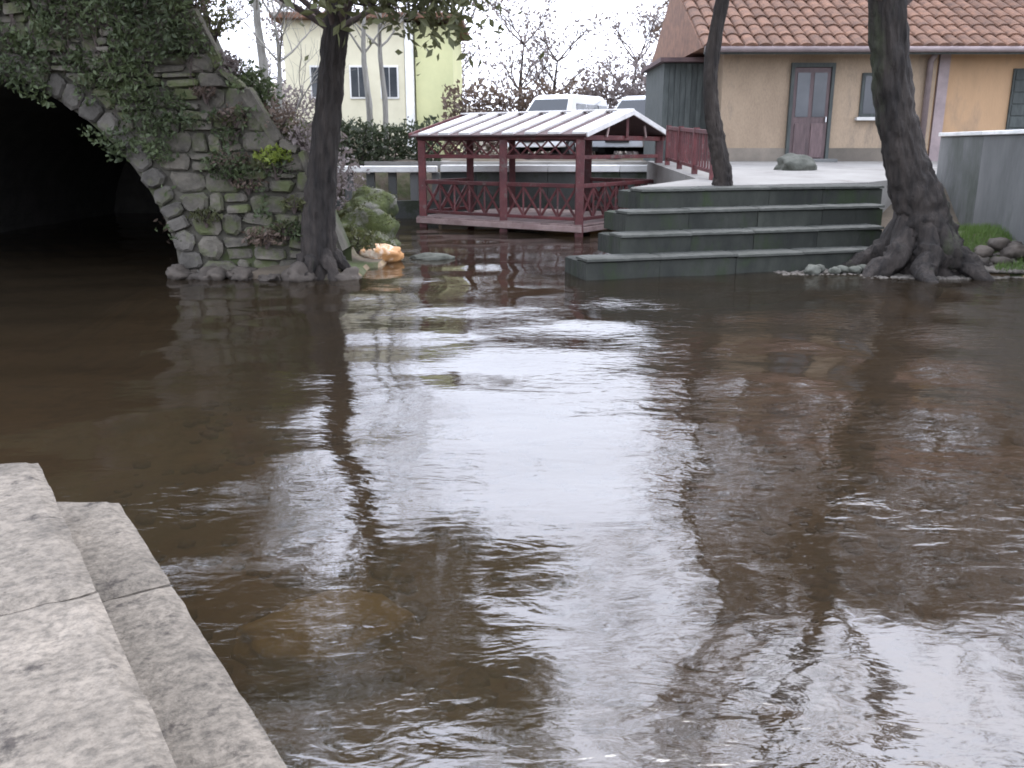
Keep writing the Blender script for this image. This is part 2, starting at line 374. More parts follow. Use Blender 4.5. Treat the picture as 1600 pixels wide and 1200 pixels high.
xs = [-2.2, -1.2, .1, 1.0, 2.02, 3.1, 4.03]
for i in range(6):
    slab(st, 'tread_slab', xs[i] + .005, xs[i + 1] - .005, -.602, -.20, .12, .30 + random.uniform(-.005, .005), i * 7 + 4, skew=.6 if i == 5 else 0)
boxpart('foundation', 'ledge', st, -2.2, 3.97, -.585, 2.38, -1.0, .318 - .2)
boxpart('riser_core', 'ledge', st, -2.2, 3.96, -.19, 2.37, .119, .319)

# ------------------------------------------------------------------ submerged rocks
rock('submerged_rock', (-.88, 3.68, -.37), (.40, .25, .13), 'ochrerock', 'flat ochre yellow rock lying under the shallow water beside the pale steps', 'rock', 2, .3)
rock('submerged_rock', (1.1, 3.12, -.22), (.17, .14, .12), 'brownrock', 'brown rock just below the rippled surface of the open pool', 'rock', 5, .8)

# ------------------------------------------------------------------ stone arch bridge
br = tag(empty('stone_bridge', (-8, 12.9, 0)), 'old rubble stone arch bridge with dark vaulted opening and sloping wing wall', 'bridge')
AC = (0, -.3); AR = 3.22     # local arch centre and radius (local origin at x=-8, y=12.9)
def top_z(x):                # profile of the wall top, local x
    if x < 3.3: return 4.0
    if x < 4.2: return 4.0 - (x - 3.3) * 1.6 + .12 * math.sin(x * 9)
    if x < 5.1: return 2.56 - (x - 4.2) * 1.15 + .12 * math.sin(x * 9)
    return max(.3, 1.52 - (x - 5.1) * 2.6)
def arch_z(x):
    q = AR * AR - x * x
    return AC[1] + math.sqrt(q) if q > 0 else None
b = B(); N = 120; x0, x1 = -6.5, 5.55
cols = []
for i in range(N + 1):
    x = x0 + (x1 - x0) * i / N; az = arch_z(x); lo = -1.0 if az is None or az < -1 else az
    cols.append((x, lo, max(top_z(x), lo + .05)))
for i in range(N):
    (xa, la, ta), (xb, lb, tb) = cols[i], cols[i + 1]
    b.add([(xa, 0, la), (xb, 0, lb), (xb, 0, tb), (xa, 0, ta), (xa, .7, la), (xb, .7, lb), (xb, .7, tb), (xa, .7, ta)],
          [(0, 1, 2, 3), (3, 2, 6, 7), (4, 7, 6, 5), (0, 4, 5, 1)])
b.build('mortar_wall', 'mortar', br)
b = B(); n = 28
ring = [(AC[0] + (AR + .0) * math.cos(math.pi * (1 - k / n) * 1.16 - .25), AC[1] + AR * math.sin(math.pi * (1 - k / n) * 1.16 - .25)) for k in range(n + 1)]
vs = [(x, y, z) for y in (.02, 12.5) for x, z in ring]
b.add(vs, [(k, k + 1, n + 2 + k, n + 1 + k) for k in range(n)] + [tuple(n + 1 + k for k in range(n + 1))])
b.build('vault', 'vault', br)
def stone_mesh(w, h, d, rg):
    """chamfered irregular block, front face towards -y"""
    c = min(w, h) * rg.uniform(.16, .3); j = lambda s: rg.uniform(-s, s)
    def loop(ix, y, jit):
        return [(-w / 2 + ix + j(jit), y, -h / 2 + j(jit)), (w / 2 - ix + j(jit), y, -h / 2 + j(jit)), (w / 2 + j(jit), y, -h / 2 + ix), (w / 2 + j(jit), y, h / 2 - ix),
                (w / 2 - ix, y, h / 2 + j(jit)), (-w / 2 + ix, y, h / 2 + j(jit)), (-w / 2 + j(jit), y, h / 2 - ix), (-w / 2 + j(jit), y, -h / 2 + ix)]
    A = loop(c, 0, .018); Bq = [(x + j(.006), -d * .65, z + j(.006)) for x, _, z in A]
    k = 1 - 2 * c / max(w, h) * .8
    F = [(x * k + j(.006), -d + j(.008), z * (1 - 2 * c / h * .45)) for x, _, z in A]
    vs = A + Bq + F; fs = []
    for r in (0, 8):
        for q in range(8): fs.append((r + q, r + (q + 1) % 8, r + 8 + (q + 1) % 8, r + 8 + q))
    fs.append(tuple(16 + q for q in range(8)))
    bb = B(); bb.add(vs, fs); return bb
rg = random.Random(11); protos = []
for k in range(14):
    w = .20 + .022 * k; protos.append((w, .17 + .03 * (k % 3), None))
def ring_x(z):
    q = (AR + .345) ** 2 - (z - AC[1]) ** 2
    return math.sqrt(q) if q > 0 else -1.9
def slope_x(z):              # where the wall top comes down to height z
    lo, hi = 3.3, 5.5
    if z >= 4.0: return 3.3
    for _ in range(30):
        m_ = (lo + hi) / 2
        if top_z(m_) > z: lo = m_
        else: hi = m_
    return lo
z = -.1
while z < 3.95:
    hgt = rg.choice((.20, .25, .29, .33)); hgt = min(hgt, 4.0 - z + .02); zc = z + hgt / 2
    xl = ring_x(zc); xr = slope_x(zc); x = xl; first = True
    while x < xr - .1:
        w = rg.uniform(.16, .52)
        if xr - x - w < .16: w = xr - x
        last = x + w > xr - .05
        q = stone_mesh(w - .026, hgt - .024, rg.uniform(.04, .14), rg); cx = x + w / 2
        nv_ = []
        for (a0, a1, a2) in q.v:      # end stones are cut to the arch ring and to the sloping top
            k = min(1, abs(a0) / (w / 2))
            if first and a0 < 0 and xl > -1.8: a0 += (ring_x(zc + a2) - xl) * k if ring_x(zc + a2) > -1.8 else 0
            if last and a0 > 0: a0 += (slope_x(zc + a2) - xr) * k
            nv_.append((a0, a1, a2))
        if not (first or last) and rg.random() < .5:      # two flatter stones instead of one
            f = rg.uniform(.35, .65)
            for hh, cc in ((hgt * f, z + hgt * f / 2), (hgt * (1 - f), z + hgt * (f + (1 - f) / 2))):
                o = stone_mesh(w - rg.uniform(.02, .05), hh - .022, rg.uniform(.03, .15), rg).build('stone', 'rubble', br)
                o.location = (cx + rg.uniform(-.015, .015), 0, cc); o.rotation_euler = (rg.uniform(-.08, .08), rg.uniform(-.1, .1), rg.uniform(-.1, .1))
            x += w; continue
        q.v = nv_; o = q.build('stone', 'rubble', br)
        o.location = (cx, 0, zc + (0 if first or last else rg.uniform(-.025, .025)))
        if not (first or last): o.rotation_euler = (rg.uniform(-.08, .08), rg.uniform(-.12, .12), rg.uniform(-.1, .1))
        x += w; first = False
    z += hgt
a = R(-3)
while a < R(178):
    da = R(rg.uniform(3.4, 6.4)); m_ = a + da / 2; rr = AR + .165
    if True:
        o = stone_mesh(.32 + rg.uniform(-.05, .03), rr * da - .016, rg.uniform(.06, .14), rg).build('voussoir', 'vouss', br)
        o.location = (AC[0] + rr * math.cos(m_), 0, AC[1] + rr * math.sin(m_)); o.rotation_euler = (0, -m_, 0)
    a += da
# coping stones down the sloping wing wall
x = -2.0
while x < 5.2:
    w = rg.uniform(.22, .5); za, zb = top_z(x), top_z(x + w)
    o = stone_mesh(math.hypot(w, zb - za) - .02, rg.uniform(.1, .2), rg.uniform(.1, .22), rg).build('coping_stone', 'rubble', br)
    o.location = (x + w / 2, .1, (za + zb) / 2 + .03); o.rotation_euler = (0, -math.atan2(zb - za, w), 0); x += w
b = B(); b.box(-6.4, 1.0, .7, 12.4, 3.1, 3.6); b.build('road_fill', 'ground', br)

def scatter(n, fn, rg):
    out = []
    while len(out) < n:
        p = fn(rg)
        if p: out.append(p)
    return out
# ivy hanging over the arch
rg = random.Random(21)
def ivy_fn(r):
    x = r.uniform(-8.6, -3.4); z = r.uniform(.5, 4.2)
    lx = x + 8; tz = top_z(lx)
    dd = math.hypot(lx - AC[0], z - AC[1])
    if z > tz + .25 or dd < AR - .12: return None
    nn = noise.noise(Vector((x * 1.1, z * 1.3, 4))) + .6 * noise.noise(Vector((x * 3, z * 3, 9)))
    if nn + (z - 2.3) * .34 < r.uniform(-.22, .2): return None
    return (x, 12.9 - .1 - abs(r.gauss(0, .11)) * (1.2 + nn), z)
b = B(); b.leaves(scatter(9500, ivy_fn, rg), .04, rng=rg)
iv_ = tag(empty('ivy', (-5, 12.8, 2.2)), 'grey green ivy spilling over the top of the stone arch', 'ivy')
o = b.build('ivy_leaves', 'ivy', iv_); o.location = (5, -12.8, -2.2)
b = B()
for k in range(26):
    x = rg.uniform(-7.6, -4.0); zt = min(4.1, top_z(x + 8)); pts = []; za = arch_z(x + 8); zb = max(.9, (za or 0) - .3) if za and za > .5 else 1.2
    for q in range(7):
        t = q / 6; pts.append((x + .14 * math.sin(q * 1.7 + k) + 5, 12.82 - 12.8 - .03, zt + (max(zb, zt - rg.uniform(.7, 1.9)) - zt) * t - 2.2))
    b.tube(pts, [.012 - .0014 * q for q in range(7)], 5)
b.build('stem', 'twig', iv_)
# small plants rooted in the joints of the wing wall
def tuft(name, loc, r, n, size, m, label, cat, seed, flat=.75, group=None, h=None):
    rg = random.Random(seed); e = tag(empty(name, loc), label, cat, group); b = B(); hh = h or r * .8
    pts = []
    for k in range(n):
        d = Vector((rg.gauss(0, 1), rg.gauss(0, 1), rg.gauss(0, 1))).normalized() * (rg.random() ** .4)
        nn = 1 + .35 * noise.noise(d * 2.2 + Vector((seed, 0, 0)))
        pts.append((d.x * r * nn, d.y * r * nn, max(.01, hh * .55 + d.z * hh * .6 * nn)))
    b.leaves(pts, size, rng=rg); b.build('foliage', m, e)
    b = B()
    for k in range(7):
        t = rg.random() * 6.28; b.tube([(0, 0, -.05), (math.cos(t) * r * .3, math.sin(t) * r * .3, hh * .4), (math.cos(t) * r * .7, math.sin(t) * r * .7, hh * .85)], [.02, .014, .005], 5)
    b.build('stem', 'twig', e)
    return e

# ------------------------------------------------------------------ trees
def grow(b, p, d, ln, r, depth, rg, tips, spread=.55, up=.12, n=5, drop=.68):
    pts = [p]; dd = d.copy(); k = 4
    for i in range(k):
        dd = (dd + Vector((rg.gauss(0, .13), rg.gauss(0, .13), rg.gauss(0, .1) + up * .3))).normalized()
        pts.append(pts[-1] + dd * ln / k)
    b.tube(pts, [r * (1 - .45 * i / k) for i in range(k + 1)], n, cap=False)
    if depth == 0:
        tips.append(pts[-1]); tips.append(pts[-2]); return
    for c in range(rg.choice((2, 3, 3))):
        q = rg.choice(pts[2:]); ax = Vector((rg.gauss(0, 1), rg.gauss(0, 1), rg.gauss(0, .6)))
        nd = (dd + ax.normalized() * spread * rg.uniform(.7, 1.5) + Vector((0, 0, up))).normalized()
        grow(b, q, nd, ln * rg.uniform(.6, .85), r * .52, depth - 1, rg, tips, spread, up, max(3, n - 1), drop)
    grow(b, pts[-1], dd, ln * .75, r * .55, depth - 1, rg, tips, spread, up, max(3, n - 1), drop)

def tree(name, label, base, path, rad, limbs, seed, bark='bark', leaf=None, leaf_n=0, leaf_s=.07, leaf_sp=.25, group=None, flare=0, nside=72, depth=3):
    """path: points relative to base; limbs: (index on path, direction, length, radius)"""
    rg = random.Random(seed); e = tag(empty(name, base), label, 'tree', group)
    pts = [Vector(p) for p in path]; P2 = []; R2 = []
    for i in range(len(pts) - 1):                       # Catmull-Rom smoothing of the trunk line
        p0 = pts[max(i - 1, 0)]; p1 = pts[i]; p2 = pts[i + 1]; p3 = pts[min(i + 2, len(pts) - 1)]
        for s in range(14):
            t = s / 14
            P2.append(.5 * (2 * p1 + (p2 - p0) * t + (2 * p0 - 5 * p1 + 4 * p2 - p3) * t * t + (3 * p1 - p0 - 3 * p2 + p3) * t ** 3))
            R2.append(rad[i] + (rad[i + 1] - rad[i]) * t)
    P2.append(pts[-1]); R2.append(rad[-1])
    b = B(); b.tube(P2, R2, nside, wob=.16); b.build('trunk', bark, e, smooth=True)
    if flare:
        for k in range(7):
            t = k * .9 + rg.uniform(-.2, .2); L_ = flare * rg.uniform(.8, 1.3); b = B()
            dx, dy = math.cos(t), math.sin(t); r0 = rad[0]
            K = [Vector((dx * r0 * .3, dy * r0 * .3, .75 * flare + .3)), Vector((dx * r0 * .8, dy * r0 * .8, .3)), Vector((dx * (r0 + L_ * .4), dy * (r0 + L_ * .4), .07)), Vector((dx * (r0 + L_), dy * (r0 + L_), -.15))]
            sd_ = Vector((-dy, dx, 0)) * rg.uniform(-.12, .12) * flare; pp = []; rr_ = []
            for q in range(19):
                u = q / 18 * 3; j = min(int(u), 2); f = u - j
                k0, k1, k2, k3 = K[max(j - 1, 0)], K[j], K[j + 1], K[min(j + 2, 3)]
                pp.append(.5 * (2 * k1 + (k2 - k0) * f + (2 * k0 - 5 * k1 + 4 * k2 - k3) * f * f + (3 * k1 - k0 - 3 * k2 + k3) * f ** 3) + sd_ * math.sin(q * .55 + k))
                q0 = (.26, .32, .24, .07); rr_.append(r0 * (q0[j] + (q0[j + 1] - q0[j]) * f) * rg.uniform(.9, 1.1))
            b.tube(pp, rr_, 24, wob=.4)
            b.build('root', bark, e, smooth=True)
    b = B(); tips = []
    for i, d, ln, r in limbs:
        grow(b, pts[i], Vector(d).normalized(), ln, r, depth, rg, tips)
    if b.v: b.build('branches', bark if bark != 'bark' else 'twig', e, smooth=True)
    if leaf and tips:
        b = B(); q = []
        for k in range(leaf_n):
            t = rg.choice(tips); q.append(t + Vector((rg.gauss(0, leaf_sp), rg.gauss(0, leaf_sp), rg.gauss(0, leaf_sp * .8))))
        b.leaves(q, leaf_s, rng=rg); b.build('crown', leaf, e)
    return e

# left tree by the mossy rocks: leans to the right
tree('leaning_tree', 'slender dark tree leaning over the water between the wing wall and mossy rocks', (-2.74, 12.72, -.05),
     [(0, 0, -.2), (-.02, 0, .5), (.08, -.02, 1.4), (.27, -.1, 2.5), (.42, -.25, 3.3), (.75, -.5, 4.5), (1.15, -.8, 5.8)], [.30, .25, .205, .18, .165, .13, .085],
     [(4, (.5, -.5, .9), 1.5, .07), (5, (.9, -.2, .7), 1.7, .075), (5, (-.9, -.4, .8), 1.6, .07), (6, (.4, -.3, 1), 1.5, .06), (6, (-.5, .3, .9), 1.4, .05), (4, (-.8, .2, .8), 1.3, .05), (4, (.9, -.7, .55), 1.2, .05), (4, (-.9, -.6, .6), 1.4, .05), (4, (.1, -1, .7), 1.4, .05), (5, (.6, -.8, .2), 1.3, .05), (5, (-1, -.6, .2), 1.5, .05)],
     5, leaf='olive', leaf_n=24000, leaf_s=.07, leaf_sp=.27, flare=.3)
# right big tree at the water's edge
tree('big_tree', 'thick dark tree with flared roots at the water edge below the grey wall', (6.05, 13.25, 0),
     [(0.12, 0, -.3), (.10, 0, .3), (-.05, .02, .9), (-.36, .05, 1.7), (-.62, .05, 2.6), (-.82, 0, 3.6), (-1.1, -.2, 5.2), (-1.4, -.4, 7.2)], [.60, .52, .37, .29, .26, .25, .21, .14],
     [(5, (.9, .2, .7), 2.0, .13), (5, (-.8, -.6, .9), 1.9, .10), (6, (.6, -.6, .9), 2.1, .11), (6, (-.7, .5, .9), 1.8, .1), (7, (.3, .3, 1), 1.8, .09), (7, (-.5, -.5, .9), 1.8, .08)],
     9, leaf='brownleaf', leaf_n=900, leaf_s=.05, flare=.75, depth=4)
# small tree on the terrace edge
tree('slender_tree', 'thin crooked tree rising from the terrace edge beside the red railing', (3.37, 14.6, 1.15),
     [(.03, 0, -.1), (0, 0, .25), (-.13, .0, .8), (-.25, .02, 1.4), (-.25, .04, 2.1), (-.1, .06, 3.1), (.1, .1, 4.4), (.2, 0, 6)], [.19, .15, .135, .115, .11, .1, .08, .05],
     [(5, (-.8, -.2, .8), 1.3, .05), (5, (.8, .1, .9), 1.4, .05), (6, (.7, -.4, .9), 1.3, .05), (6, (-.6, .3, 1), 1.3, .045), (7, (.2, .2, 1), 1.3, .04), (7, (.5, -.5, .8), 1.2, .035)],
     13, leaf='brownleaf', leaf_n=700, leaf_s=.05, depth=4)
# evergreens standing on and behind the bridge
for k, (x, y, h, sd_) in enumerate(((-7.4, 15.2, 6.2, 31), (-10.6, 14.6, 7.0, 32), (-9.0, 19.5, 8.5, 33))):
    zb = gh(x, y) - .1 if k != 9 else 3
    zb = max(zb, 3.4) if k < 3 else zb
    tree('evergreen_tree', ['dark evergreen growing right above the stone arch', 'dark evergreen at the far end of the stone bridge', 'tall dark evergreen rising behind the other bridge trees', 'low dark evergreen behind the sloping wing wall'][k],
         (x, y, zb), [(0, 0, -.2), (.05, 0, h * .2), (-.05, .05, h * .45), (.08, 0, h * .75), (.05, 0, h)], [.22, .19, .15, .09, .03],
         [(i, (math.cos(t), math.sin(t), .25), h * .26, .05) for i in (1, 2, 3) for t in (k + i, k + i + 1.6, k + i + 3.2, k + i + 4.7)],
         sd_, leaf='evergreen', leaf_n=6500, leaf_s=.10, leaf_sp=.36, group='evergreens on the bridge', depth=2)

# ------------------------------------------------------------------ rocks, plants along the left bank
rock('mossy_rock', (-2.55, 15.5, .35), (.50, .42, .42), 'mossrock', 'big mossy rock beside the leaning tree above the peach stone', 'rock', 3, .4, rough=.5)
rock('mossy_rock', (-2.75, 16.9, .6), (.62, .5, .45), 'mossrock', 'mossy rock piled behind the biggest mossy rock', 'rock', 4, 1.2, rough=.5)
rock('mossy_rock', (-2.2, 14.9, .12), (.36, .3, .24), 'mossrock', 'low mossy rock just behind the peach stone', 'rock', 8, 2, rough=.5)
rock('peach_stone', (-2.13, 14.5, .12), (.33, .22, .15), 'orangerock', 'bright peach orange stone with whitish end at the waterline', 'stone', 6, .1, rough=.3)
rock('bank_rock', (-1.35, 14.9, .0), (.38, .25, .09), 'greyrock', 'flat grey rock barely above water beside the peach stone', 'rock', 12, .2)
for o in [x for x in C.objects if x.name.startswith('mossy_rock')]:
    rg = random.Random(o.name); pts = []
    for v in o.data.vertices:
        if v.normal.z > .25 and noise.noise(v.co * 5 + o.location) > -.12:
            for q in range(5): pts.append(v.co + v.normal * rg.uniform(0, .025) + Vector((rg.gauss(0, .02), rg.gauss(0, .02), 0)))
    b = B(); b.leaves(pts, .02, rng=rg); tag(b.build('moss', 'olive', o), kind='stuff')
rng = random.Random(8)
for i in range(22):
    x = -4.7 + i * .115 + rng.uniform(-.08, .08); q = rng.uniform(.06, .2)
    rock('bank_rock', (x, 12.42 + rng.uniform(-.15, .15) + .25 * abs(x + 3.3), -.0 + rng.uniform(-.03, .06)), (q * rng.uniform(1, 1.6), q, q * rng.uniform(.5, 1)), 'brownrock', 'brown rubble rock at the foot of the wing wall', 'rock', 40 + i, rng.random() * 6, group='rubble rocks along the wing wall foot', rough=.7)
for i in range(9):
    lx = 3.35 + i * .215; q = rng.uniform(.22, .4)
    tuft('wall_top_brush', (lx - 8, 13.05 + rng.uniform(-.1, .3), top_z(lx) - .05), q, 420, .04, ('ivy', 'brownleaf', 'olive', 'palebrush', 'ivy')[i % 5], 'scruffy brush growing along the sloping top of the wing wall', 'shrub', 300 + i, group='brush along the wing wall top', h=q * 1.3)
for i in range(14):
    lx = rng.uniform(3.6, 5.2); zz = rng.uniform(.3, top_z(lx) - .4); q = rng.uniform(.16, .32)
    tuft('joint_plant', (lx - 8, 12.8, zz), q, 170, .032, ('ivy', 'olive', 'brownleaf')[i % 3], 'small plant rooted in the joints of the wing wall', 'plant', 330 + i, group='small plants in the wing wall joints', h=q * .8)
tuft('lime_shrub', (-3.35, 12.85, 1.55), .30, 420, .045, 'limeleaf', 'bright lime green shrub on top of the sloping wing wall', 'shrub', 3)
tuft('wall_plant', (-3.95, 12.78, 1.35), .30, 300, .04, 'ivy', 'grey green plant rooted in the wing wall beside the lime shrub', 'plant', 4)
tuft('wall_plant', (-4.35, 12.78, .75), .26, 260, .04, 'olive', 'olive plant rooted in the wing wall near the arch foot', 'plant', 5)
tuft('wall_plant', (-3.5, 12.72, .45), .30, 260, .04, 'brownleaf', 'dry brown plant low on the wing wall by the leaning tree', 'plant', 6)
tuft('wall_plant', (-2.4, 13.9, .25), .34, 300, .05, 'olive', 'olive plant between the leaning tree and the mossy rocks', 'plant', 7)
# dry brush on the slope behind
rng = random.Random(14)
spots = [(-4.3, 14.6), (-5.2, 16.2), (-3.7, 16.2), (-4.8, 18.4), (-6.4, 19.5), (-4.1, 20.0), (-7.6, 23), (-5.6, 22.5), (-9.0, 27), (-6.6, 28)]
for i, (x, y) in enumerate(spots):
    tuft('dry_brush', (x, y, gh(x, y) - .05), rng.uniform(.7, 1.15), 900, .06, ('palebrush', 'brownleaf', 'palebrush')[i % 3], 'dry greyish brown brush on the slope behind the wing wall', 'shrub', 60 + i, group='dry brush on the slope', h=rng.uniform(1.0, 1.7))

# ------------------------------------------------------------------ far-bank stone steps and terrace
e_ = Vector((math.cos(R(17)), math.sin(R(17)), 0)); m_ = Vector((-e_.y, e_.x, 0)); ang = R(17)
O = Vector((1.95, 13.74, 0))
fs_ = tag(empty('terrace_steps', O, ang), 'four long dark green stone ledges stepping from the terrace down to the water', 'steps')
left = (-1.28, -.62, -.38, 0.0); right = (3.6, 3.9, 4.15, 4.4)
for k in range(4):
    f = -(3 - k) * .35; z = .30 * (k + 1)
    # riser block and a slightly proud, paler worn tread slab, each cut in lengths
    xs = [left[k]]
    while xs[-1] < right[k] - 1.3: xs.append(xs[-1] + random.uniform(.95, 1.25))
    xs.append(right[k])
    for i in range(len(xs) - 1):
        dz = random.uniform(-.008, .008); dy = random.uniform(-.012, .012)
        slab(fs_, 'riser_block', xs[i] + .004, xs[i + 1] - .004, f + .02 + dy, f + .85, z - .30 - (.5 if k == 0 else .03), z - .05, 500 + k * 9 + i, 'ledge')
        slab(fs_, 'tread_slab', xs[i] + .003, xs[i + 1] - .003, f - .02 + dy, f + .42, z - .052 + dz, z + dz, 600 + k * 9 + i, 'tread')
tp = [O + m_ * .40 + e_ * .02, O + m_ * .40 + e_ * 4.4, Vector((7.9, 17.2, 0)), Vector((16.5, 17.2, 0)), Vector((16.5, 22.3, 0)), Vector((3.3, 22.3, 0)), Vector((3.3, 16.3, 0))]
tz = lambda p: 1.196 + max(0, p.y - 14.6) * .036
# subdivided sloping sheet with thickness
bm = bmesh.new(); vt = [bm.verts.new((p.x, p.y, tz(p))) for p in tp]; f0 = bm.faces.new(vt)
r = bmesh.ops.extrude_face_region(bm, geom=[f0])
for v in [x for x in r['geom'] if isinstance(x, bmesh.types.BMVert)]: v.co.z = -.9
bmesh.ops.recalc_face_normals(bm, faces=bm.faces)
me = bpy.data.meshes.new('terrace'); bm.to_mesh(me); bm.free(); me.materials.append(M['terrace'])
o = bpy.data.objects.new('terrace', me); C.objects.link(o); tag(o, kind='structure')
rock('terrace_boulder', (5.85, 18.8, tz(Vector((0, 18.8, 0))) + .05), (.42, .3, .26), 'greyrock', 'grey green rounded boulder on the pale terrace in front of the plum door', 'boulder', 15, .3)

# ------------------------------------------------------------------ right bank: gravel, grass, wall
rng = random.Random(17); b = B()
for k in range(2600):
    x = rng.uniform(3.9, 9.2); y = 12.55 + abs(rng.gauss(0, .35)) + (.3 if x < 5 else 0) - (.25 if x > 7.5 else 0)
    r = rng.uniform(.012, .05); z = max(gh(x, y), -.03)
    b.add([Vector((v.x * r * 1.3, v.y * r, v.z * r * .7)) + Vector((x, y, z + r * .3)) for v in iv], jf)
tag(b.build('gravel', 'gravel', smooth=True), 'pale gravel strip along the water below the big tree', 'gravel', kind='stuff')
b = B()
for k in range(20000):
    x = rng.uniform(6.5, 9.4); y = rng.uniform(12.6, 15.4)
    if noise.noise(Vector((x * 1.2, y * 1.6, 3))) + .35 * (x - 7.1) < .0: continue
    z = gh(x, y) - .01; t = rng.random() * 6.28; h = rng.uniform(.05, .16); w = .006; l = rng.uniform(-.06, .06)
    c_, s_ = math.cos(t) * w, math.sin(t) * w
    b.add([(x - c_, y - s_, z), (x + c_, y + s_, z), (x + l, y + l * .6, z + h)], [(0, 1, 2)])
tag(b.build('grass', 'grass'), 'green grass patch on the bank by the grey wall', 'grass', kind='stuff')
gw = tag(empty('grey_wall', (7.55, 12, .2)), 'plain grey concrete wall with pale coping beside the big tree', 'wall')
A0 = Vector((7.35, 9.6, 0)); A1 = Vector((8.0, 17.2, 0)); dv = (A1 - A0).normalized(); nv = Vector((dv.y, -dv.x, 0)); ln = (A1 - A0).length
T0 = Matrix.Translation(A0 - Vector((7.55, 12, .2))) @ Matrix(((dv.x, nv.x, 0, 0), (dv.y, nv.y, 0, 0), (0, 0, 1, 0), (0, 0, 0, 1)))
nb = 4
for i in range(nb):
    boxpart('wall_bay', 'concrete', gw, ln * i / nb + .006, ln * (i + 1) / nb - .006, .0 + .006 * (i % 2), .35, -.2, 1.99, T=T0, bevel=.01)
    boxpart('coping', 'coping', gw, ln * i / nb + .004, ln * (i + 1) / nb - .004, -.04, .39, 1.993, 2.06, T=T0, bevel=.012)
rng = random.Random(23)
for i in range(12):
    s = rng.uniform(.1, .2); x = 6.5 + i * .13; y = 13.5 + rng.uniform(-.3, .3)
    rock('bank_stone', (x, y, gh(x, y) + .02), (s * 1.3, s, s * .7), 'brownrock', 'brown stone on the bank between the big tree and the grass', 'stone', 80 + i, rng.random() * 6, group='stones between the tree and the grass')
for i in range(8):
    s = rng.uniform(.06, .14); x = 4.4 + i * .16; y = 13.05 + rng.uniform(-.12, .15)
    rock('root_stone', (x, y, .06), (s * 1.4, s, s * .7), 'greyrock', 'small grey stone under the lowest ledge beside the tree roots', 'stone', 100 + i, rng.random() * 6, group='stones under the lowest ledge')

# ------------------------------------------------------------------ house on the right
hs = tag(empty('tan_house', (5, 22.2, 1.4)), 'single storey tan rendered house with brown tiled roof and plum door', 'house')
def hb(name, m, x0, x1, y0, y1, z0, z1, parent=None, bevel=0):     # world coordinates -> house local
    par = parent or hs
    o = boxpart(name, m, par, x0 - 5, x1 - 5, y0 - 22.2, y1 - 22.2, z0 - 1.4, z1 - 1.4, bevel=bevel)
    return o
hb('wall', 'wall', 5.0, 10.05, 22.2, 29, 1.0, 4.0)
hb('wall', 'orangewall', 10.055, 17, 22.26, 29, 1.0, 3.99)
hb('plinth', 'plinth', 4.97, 6.60, 22.16, 22.5, 1.0, 1.78); hb('plinth', 'plinth', 7.62, 10.0, 22.16, 22.5, 1.0, 1.78)
d = hb('door', 'door', 6.68, 7.55, 22.14, 22.4, 1.40, 3.62, bevel=.01)
for x0 in (6.76, 7.16): hb('door_pane', 'paneglass', x0, x0 + .3, 22.125, 22.3, 2.5, 3.5, parent=d)
for x0 in (6.76, 7.16): hb('door_panel', 'door', x0, x0 + .3, 22.12, 22.3, 1.55, 2.35, parent=d, bevel=.012)
hb('door_handle', 'rim', 7.48, 7.51, 22.08, 22.2, 2.38, 2.5, parent=d)
hb('door_frame', 'darkwood', 6.60, 6.675, 22.10, 22.4, 1.4, 3.72); hb('door_frame', 'darkwood', 7.555, 7.63, 22.10, 22.4, 1.4, 3.72); hb('door_frame', 'darkwood', 6.677, 7.553, 22.10, 22.4, 3.625, 3.72)
w_ = hb('window', 'darkwood', 8.3, 9.2, 22.15, 22.4, 2.5, 3.5, bevel=.01)
for x0 in (8.37, 8.79): hb('pane', 'paneglass', x0, x0 + .34, 22.14, 22.3, 2.57, 3.43, parent=w_)
hb('window_sill', 'coping', 8.22, 9.28, 22.05, 22.3, 2.42, 2.495); hb('door_step', 'concrete', 6.5, 7.75, 21.75, 22.158, 1.3, 1.53, bevel=.02)
b = B(); b.tube([(-.6, -.70, 2.56), (12.6, -.70, 2.56)], [.065, .065], 10); b.build('gutter', 'plum', hs, smooth=True)
g_ = hb('garage_door', 'darkwood', 11.9, 14.4, 22.2, 22.5, 1.4, 3.6)
for k in range(8): hb('panel', 'darkwood', 11.94, 14.36, 22.175, 22.3, 1.45 + k * .27, 1.45 + k * .27 + .25, parent=g_, bevel=.01)
b = B(); b.tube([(9.85 - 5, -.09, -.1), (9.85 - 5, -.09, 2.35), (9.85 - 5, -.3, 2.5)], [.07] * 3, 10); b.build('downpipe', 'plum', hs, smooth=True)
hb('pilaster', 'plum', 10.1, 10.35, 22.18, 22.4, 1.4, 3.98)
hb('eave_board', 'darkwood', 4.4, 17.6, 21.56, 21.62, 3.86, 4.03)
b = B()    # roof body: two slopes with closed gables
x0, x1 = -.65, 12.6; ya, yb, yc = -.62, 3.6, 7.8; za, zb = 2.6, 4.6
b.add([(x0, ya, za), (x1, ya, za), (x1, yb, zb), (x0, yb, zb), (x0, yc, za), (x1, yc, za)], [(0, 1, 2, 3), (3, 2, 5, 4), (0, 3, 4), (1, 5, 2), (0, 4, 5, 1)])
rf = b.build('roof', 'tile', hs)
bt = B(); n = 7; L_ = .62
for s in (0, 1):
    pass
vs = []; fs = []
for y_, zz, rr in ((-.02, .0, .15), (L_, .012, .135)):
    for k in range(n):
        t = math.pi * k / (n - 1); vs.append((math.cos(t) * rr, y_, math.sin(t) * rr * .55 + (.03 if y_ < .1 else 0)))
for k in range(n - 1): fs.append((k, k + 1, n + k + 1, n + k))
fs.append(tuple(range(n - 1, -1, -1)))
bt.add(vs, fs); proto = bt.build('tile', 'tile', rf, smooth=False)
